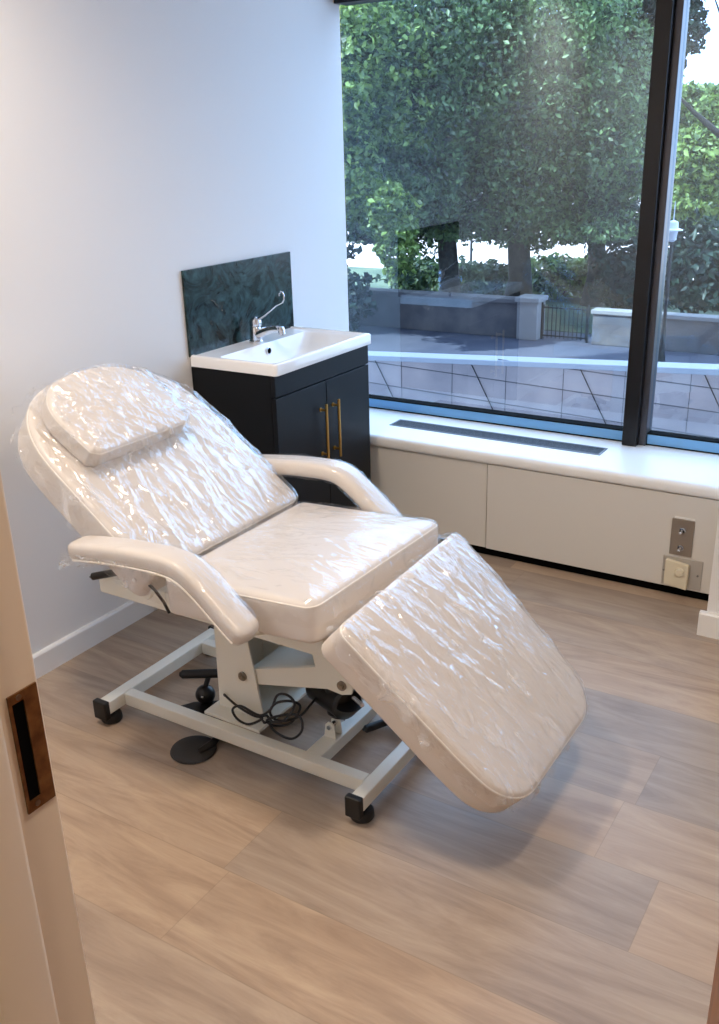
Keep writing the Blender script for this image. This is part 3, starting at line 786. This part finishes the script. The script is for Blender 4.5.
MB().tube([CP(-.09, -.235, .013), CP(-.083, -.215, .015), CP(-.08, -.19, .016), CP(-.085, -.165, .016), CP(-.11, -.13, .016)], [.008, .011, .011, .010, .007], 12).build('neck', 'black_plastic', fp)

# ------------------------------------------------------------------ outside, one storey below
GZ = -4.0
structure(MB().box(-60, 40, .08, 24.4, GZ - .3, GZ).build('street_ground', 'asphalt', smooth=0), 'shaded blue-grey road and pavement below the window', 'road')
structure(MB().box(-60, 40, 24.4, 36, GZ - .3, GZ + .02).build('verge_ground', 'grass', smooth=0))
structure(MB().box(-110, 80, 36, 130, GZ - .3, GZ + .03).build('plaza_ground', 'plaza', smooth=0), 'pale sunlit ground beyond the trees', 'ground')
structure(MB().box(-60, 40, 17.5, 19.2, GZ, GZ + .03).build('red_ground', 'red_kerb', smooth=0), 'strip of dull red paving along the road', 'paving')
structure(MB().box(-27.4, 45, -12, .05, CEIL + .32, 30).box(-70, -27.41, -12, .05, CEIL + .32, 23.0).build('added_shade_block', 'stone', smooth=0))  # unseen block added above, stepped in height to shade the road outside
# sloping parapet with stone cladding
rw = thing('ramp_parapet', (-3, 9, GZ), 'pale stone-clad ramp wall with a white coping just below the window', 'wall')
def ztop(x): return -1.52 + (x + 5.47) * .054
xs0, xs1 = -14., 6.
MB().prism([(xs0, GZ), (xs1, GZ), (xs1, ztop(xs1) - .1), (xs0, ztop(xs0) - .1)], 1, 9.0, 9.25).build('cladding', 'cladding', rw, smooth=0)
MB().prism([(xs0, ztop(xs0) - .1), (xs1, ztop(xs1) - .1), (xs1, ztop(xs1) - .02), (xs0, ztop(xs0) - .02)], 1, 8.96, 9.30).build('coping', 'coping', rw, smooth=0, bevel=.01)
jt = MB()
for k in range(-11, 9):
    x = -3.94 + .87 * k
    if xs0 < x < xs1: jt.prism([(x - .003, GZ), (x + .003, GZ), (x + .003, ztop(x) - .1), (x - .003, ztop(x) - .1)], 1, 8.992, 9.0)
def slant(x, z0): return z0 - (x + 5.4) * .035
for z0 in (-1.33, -1.64, -1.98, -2.34, -2.7):
    a, b = xs0, xs1
    if z0 > -1.6: a = -3.2
    jt.prism([(a, slant(a, z0) - .006), (b, slant(b, z0) - .006), (b, slant(b, z0) + .006), (a, slant(a, z0) + .006)], 1, 8.990, 9.0)
jt.build('joints', 'grout', rw, smooth=0)
for k in range(-3, 5):
    x = -3.615 + 1.66 * k
    z = ztop(x) - .1
    MB().tube([(x, 8.98, z), (x + .42, 8.98, z - .75), (x + .85, 8.98, z - 1.55)], .007, 8).build('brace_rod', 'iron', rw)

# stone boundary wall, pillar, railing across the road
bw = thing('boundary_wall', (-13, 23, GZ), 'grey stone boundary wall under the trees across the road', 'wall')
MB().box(-22, -8.7, 22.9, 23.3, GZ, -2.98).build('wall_body', 'stone', bw, smooth=0, bevel=.02)
MB().box(-22, -8.7, 22.82, 23.38, -2.98, -2.84).build('coping', 'stone', bw, smooth=0, bevel=.02)
gp = thing('gate_pillar', (-8.35, 23, GZ), 'pale square stone pillar at the end of the boundary wall', 'pillar')
MB().box(-8.66, -8.02, 22.75, 23.4, GZ, -2.9).build('shaft', 'pale_stone', gp, smooth=0, bevel=.02)
MB().box(-8.72, -7.96, 22.69, 23.46, -2.9, -2.76).build('cap', 'pale_stone', gp, smooth=0, bevel=.02)
rl = thing('iron_railing', (-7.3, 23, GZ), 'short black iron railing beside the pale pillar', 'railing')
for k in range(11): MB().cyl((-7.95 + .13 * k, 23.1, GZ + .05), (-7.95 + .13 * k, 23.1, -2.98), .014, 8).build('bar', 'iron', rl)
for z in (-3.08, GZ + .1): MB().box(-8.0, -6.6, 23.08, 23.12, z, z + .04).build('rail', 'iron', rl, smooth=0)
for x in (-8.0, -6.6): MB().box(x - .03, x + .03, 23.07, 23.13, GZ, -2.92).build('post', 'iron', rl, smooth=0)
lw = thing('low_stone_wall', (-2, 23, GZ), 'low beige stone wall across the road beside the lamp post', 'wall')
MB().box(-6.4, 6, 22.9, 23.25, GZ, -3.12).build('wall_body', 'stone', lw, smooth=0, bevel=.02)
MB().box(-6.45, 6, 22.84, 23.31, -3.12, -3.0).build('coping', 'pale_stone', lw, smooth=0, bevel=.02)

# lamp post
lp = thing('street_lamp', (-3.9, 21, GZ), 'slim dark street lamp with a white lantern head', 'street lamp')
MB().lathe([(.10, 0), (.10, .25), (.075, .32), (.06, .9), (.045, 1.0), (.04, 3.1)], (-3.9, 21, GZ), 20).build('pole', 'iron', lp)
MB().lathe([(.05, 0), (.11, .06), (.10, .08), (.13, .26), (.02, .27)], (-3.9, 21, GZ + 3.1), 20).build('lantern', 'lamp_white', lp)
MB().lathe([(.24, 0), (.24, .025), (.13, .06), (.12, .20), (.05, .24), (.01, .25)], (-3.9, 21, GZ + 3.37), 24).build('hood', 'lamp_white', lp)
MB().cyl((-3.9, 21, GZ + 3.62), (-3.9, 21, GZ + 4.05), .012, 8).build('finial', 'lamp_white', lp)
sgp = thing('slim_post', (-15.5, 34, GZ), 'slim dark post standing on the grass between the two big trunks', 'post')
MB().lathe([(.07, 0), (.06, .1), (.045, 3.4), (.07, 3.42), (.06, 3.5), (.01, 3.52)], (-15.5, 34, GZ), 14).build('shaft', 'iron', sgp)

# foliage
def leaves(blobs, size, seed, shell=.72):
    r = np.random.default_rng(seed); C = []; OUT = []
    for (cx, cy, cz, rx, ry, rz, n) in blobs:
        d = r.normal(size=(n, 3)); d /= np.linalg.norm(d, axis=1)[:, None]
        rad = shell + (1 - shell) * r.random(n) ** .6
        lump = 1 + .16 * np.sin(d[:, 0] * 7 + cx) * np.sin(d[:, 1] * 6 + cy) + .14 * np.sin(d[:, 2] * 9 + cz * 3)
        C.append(np.array([cx, cy, cz]) + d * (rad * lump)[:, None] * np.array([rx, ry, rz])); OUT.append(d)
    C = np.vstack(C); D = np.vstack(OUT); n = len(C)
    N = D * .55 + r.normal(size=(n, 3)) * .75 + np.array([0, 0, .45]); N /= np.linalg.norm(N, axis=1)[:, None]
    T = r.normal(size=(n, 3)); T -= N * np.sum(T * N, axis=1)[:, None]; T /= np.linalg.norm(T, axis=1)[:, None]
    B = np.cross(N, T); s = size * (.6 + .8 * r.random(n))[:, None]
    base = C - T * s * .6; tip = C + T * s * .6 - N * s * .12
    a = C + B * s * .34 + N * s * .10 + T * s * .08; b = C - B * s * .34 + N * s * .10 + T * s * .08
    V = np.stack([base, a, tip, b], 1).reshape(-1, 3)
    i = np.arange(n) * 4
    F = np.concatenate([np.stack([i, i + 1, i + 2], 1), np.stack([i, i + 2, i + 3], 1)])
    return V, F
def mesh_np(name, V, F, mat, parent=None):
    me = bpy.data.meshes.new(name)
    me.vertices.add(len(V)); me.vertices.foreach_set('co', V.astype(np.float32).ravel())
    k = F.shape[1]
    me.loops.add(F.size); me.loops.foreach_set('vertex_index', F.astype(np.int32).ravel())
    me.polygons.add(len(F)); me.polygons.foreach_set('loop_start', np.arange(0, F.size, k, dtype=np.int32))
    me.polygons.foreach_set('loop_total', np.full(len(F), k, dtype=np.int32))
    me.update(); me.validate()
    return finish(me, name, mat, parent, smooth=0)
def trunk(root, x, y, z0, z1, r, branches, name='trunk'):
    mb = MB(); n = 9
    path = [(x + .12 * math.sin(k * 1.3), y + .1 * math.cos(k * 1.7), z0 + (z1 - z0) * k / n) for k in range(n + 1)]
    mb.tube(path, [r * (1.35 if k == 0 else 1) * (1 - .55 * k / n) for k in range(n + 1)], 14)
    for (k, dx, dy, dz, rr) in branches:
        p = Vector(path[k])
        mb.tube([p, p + Vector((dx * .35, dy * .35, dz * .25)), p + Vector((dx * .7, dy * .7, dz * .62)), p + Vector((dx, dy, dz))], [rr, rr * .75, rr * .5, rr * .18], 8)
    return mb.build(name, 'bark', root, smooth=60)
def tree(name, label, x, y, z0, z1, r, branches, blobs, size, mat, seed, group='trees outside the window'):
    root = thing(name, (x, y, z0), label, 'tree', group)
    trunk(root, x, y, z0, z1, r, branches)
    V, F = leaves(blobs, size, seed); o = mesh_np('foliage', V, F, mat, root); o['kind'] = 'stuff'
    return root
G0 = GZ
def cluster(x, y, z, R, RZ, n, cnt, seed, ry=None):
    r = np.random.default_rng(seed); out = []
    for _ in range(n):
        d = r.normal(size=3); d /= np.linalg.norm(d); k = r.random() ** .4
        s = .20 + .17 * r.random()
        out.append((x + d[0] * R * k * .85, y + d[1] * (ry or R) * k * .85, z + d[2] * RZ * k * .85, R * s, (ry or R) * s, RZ * s, cnt))
    return out
br_ = [(5, -2.2, -.8, 1.8, .14), (6, 2.4, -.6, 2.2, .13), (7, -1.6, .8, 2.4, .11), (8, 1.3, -1.2, 2.2, .1), (4, 2.0, .5, 1.2, .1)]
tree('plane_tree', 'big leafy tree with a dark trunk rising behind the boundary wall', -12.3, 25.4, G0, 5.6, .36, br_,
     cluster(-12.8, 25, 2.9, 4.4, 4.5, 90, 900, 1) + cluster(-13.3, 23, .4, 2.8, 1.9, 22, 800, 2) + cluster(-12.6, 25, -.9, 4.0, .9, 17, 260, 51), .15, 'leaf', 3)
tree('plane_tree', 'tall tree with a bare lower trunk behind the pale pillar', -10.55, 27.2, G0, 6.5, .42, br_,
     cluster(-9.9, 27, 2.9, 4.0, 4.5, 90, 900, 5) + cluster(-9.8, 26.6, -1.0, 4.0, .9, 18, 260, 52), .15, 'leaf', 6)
tree('overhanging_tree', 'leafy tree whose low sunlit branch hangs over the road beside the vanity', -14.6, 20.6, G0, 4.4, .26,
     [(4, 2.6, -.6, .2, .10), (5, 3.2, -.8, .4, .10), (6, 2.2, -.6, 1.6, .09), (7, -1.6, .5, 1.6, .09)],
     cluster(-14.0, 20.6, 2.8, 3.2, 3.0, 44, 800, 8) + [(-11.2, 19.6, -.2, .8, .8, .75, 1300), (-10.9, 19.5, -1.05, .55, .6, .65, 900), (-11.9, 19.7, .1, .9, .8, .6, 1200), (-10.75, 19.5, -1.75, .35, .4, .35, 350), (-12.6, 19.9, .5, 1.0, .9, .7, 1200)], .16, 'leaf_light', 9)
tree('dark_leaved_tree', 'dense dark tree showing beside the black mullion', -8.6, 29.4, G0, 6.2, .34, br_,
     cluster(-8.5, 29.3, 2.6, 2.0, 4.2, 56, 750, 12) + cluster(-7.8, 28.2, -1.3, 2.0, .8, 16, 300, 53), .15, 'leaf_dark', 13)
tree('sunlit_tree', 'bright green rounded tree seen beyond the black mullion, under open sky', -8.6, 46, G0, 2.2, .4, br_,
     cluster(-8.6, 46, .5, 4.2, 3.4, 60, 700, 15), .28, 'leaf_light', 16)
tree('street_tree', 'tree with dark drooping twigs against the open sky behind the street lamp', -4.2, 30, G0, 5.2, .3, br_,
     cluster(-6.6, 29.5, 5.2, 1.5, 2.0, 22, 380, 18) + cluster(-2.2, 31, 3.0, 1.6, 3.0, 22, 420, 19), .15, 'leaf_dark', 20)
# ivy-dark shrub mass left of the boundary wall, hedges under the trees
def shrub(name, label, blobs, size, mat, seed, cat='shrub', group='shrubs across the road'):
    b = blobs[0]
    root = thing(name, (b[0], b[1], G0), label, cat, group)
    mb = MB()
    for k in range(5):
        mb.tube([(b[0] + .12 * (k - 2), b[1], G0), (b[0] + .3 * (k - 2), b[1] + .05 * k, b[2])], [.04, .012], 6)
    mb.build('stems', 'bark', root)
    V, F = leaves(blobs, size, seed, .35); o = mesh_np('foliage', V, F, mat, root); o['kind'] = 'stuff'
shrub('ivy_shrub', 'dark ivy-like shrub at the near end of the boundary wall', [(-15.6, 21.6, -2.7, 1.5, .9, 1.3, 1500), (-14.3, 21.7, -3.0, 1.2, .8, 1.1, 1100), (-17.2, 21.6, -2.4, 1.6, .9, 1.6, 1300), (-15.6, 21.6, -1.6, 1.9, 1., 1.1, 1200)], .24, 'leaf_dark', 31)
shrub('clipped_hedge', 'sunlit green hedge between the tall trunk and the black mullion', [(-10.4, 30.5, -3.2, 1.4, 1., .85, 1200), (-9.0, 30.8, -3.1, 1.2, 1., .8, 1100), (-7.6, 30.5, -3.2, 1.1, .9, .8, 900)], .24, 'leaf_light', 32)
shrub('clipped_hedge', 'dull green hedge behind the boundary wall between the two big trunks', [(-13.6, 29.2, -3.3, 1.6, 1., .8, 1300), (-15.6, 29.4, -3.3, 1.5, 1., .8, 1100), (-11.9, 28.9, -3.3, 1., .8, .8, 900)], .24, 'hedge', 33)
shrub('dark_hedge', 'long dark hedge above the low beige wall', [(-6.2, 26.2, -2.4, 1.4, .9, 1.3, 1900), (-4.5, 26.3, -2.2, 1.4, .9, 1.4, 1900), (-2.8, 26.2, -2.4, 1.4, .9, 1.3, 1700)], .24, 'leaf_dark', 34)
# tree belt at the far edge of the open ground
proto = None
for i, (x, y, sc_, lab) in enumerate(((-62, 82, 1.0, 'hazy far tree glimpsed through the hanging branch'), (-46, 78, .9, 'hazy far tree glimpsed between the two big trunks'), (-33, 80, .8, 'hazy far tree glimpsed behind the tall bare trunk'),
                                      (-20, 80, .85, 'hazy far tree glimpsed behind the dense dark tree'), (-7, 84, .8, 'hazy far tree low behind the sunlit rounded tree'), (6, 82, .8, 'hazy far tree at the outer side of the second pane'))):
    if proto is None:
        proto = tree('far_tree', lab, x, y, G0, 5, .4, br_, cluster(x, y, 2.6, 6, 5, 40, 220, 41), .75, 'leaf', 42, 'far trees beyond the open ground')
    else:
        c = proto.copy(); COL.objects.link(c); c.location = (x, y, G0); c.scale = (sc_,) * 3; c['label'] = lab; c.rotation_euler.z = i * 1.3
        for ch in list(proto.children):
            d = ch.copy(); COL.objects.link(d); d.parent = c

# ------------------------------------------------------------------ light
w = bpy.data.worlds.new('sky'); scene.world = w; w.use_nodes = True
bg = w.node_tree.nodes['Background']
bg.inputs[0].default_value = (.72, .80, 1.0, 1); bg.inputs[1].default_value = 5.0
sun = bpy.data.lights.new('sun', 'SUN'); sun.energy = 13; sun.angle = .01; sun.color = (1, .95, .86)
so = bpy.data.objects.new('sun', sun); COL.objects.link(so)
so.rotation_euler = Vector((.50, .50, -.70)).to_track_quat('-Z', 'Y').to_euler()
def lamp(name, x, y, z, power, col, size=.12, spot=150, blend=.8):
    l = bpy.data.lights.new(name, 'SPOT'); l.energy = power; l.color = col; l.shadow_soft_size = size; l.spot_size = math.radians(spot); l.spot_blend = blend
    o = bpy.data.objects.new(name, l); COL.objects.link(o); o.location = (x, y, z); return o
WARM = (1, .86, .72)
lamp('downlight', .50, -2.35, 2.58, 96, WARM)
lamp('downlight', 2.0, -2.2, 2.58, 72, WARM)
lamp('downlight', 2.0, -4.1, 2.58, 56, WARM)

# ------------------------------------------------------------------ camera
cam = bpy.data.cameras.new('camera'); co_ = bpy.data.objects.new('camera', cam); COL.objects.link(co_)
yaw, pit, rol = math.radians(32.3164), math.radians(21.3112), math.radians(-1.5958)
fw = Vector((-math.sin(yaw) * math.cos(pit), math.cos(yaw) * math.cos(pit), -math.sin(pit)))
rt = Vector((math.cos(yaw), math.sin(yaw), 0)); up = rt.cross(fw)
rt, up = rt * math.cos(rol) + up * math.sin(rol), -rt * math.sin(rol) + up * math.cos(rol)
R = Matrix((rt, up, -fw)).transposed().to_4x4()
co_.matrix_world = Matrix.Translation((2.3016, -3.5811, 1.5655)) @ R
cam.sensor_fit = 'AUTO'; cam.sensor_width = 36; cam.lens = 944.2 / 1024 * 36
cam.clip_start = .02; cam.clip_end = 500
scene.camera = co_
scene.view_settings.view_transform = 'Standard'; scene.view_settings.look = 'None'
scene.view_settings.gamma = 1; scene.view_settings.exposure = .06; scene.view_settings.use_curve_mapping = False
scene.cycles.use_denoising = True
scene.cycles.max_bounces = 10; scene.cycles.transparent_max_bounces = 24; scene.cycles.sample_clamp_indirect = 4
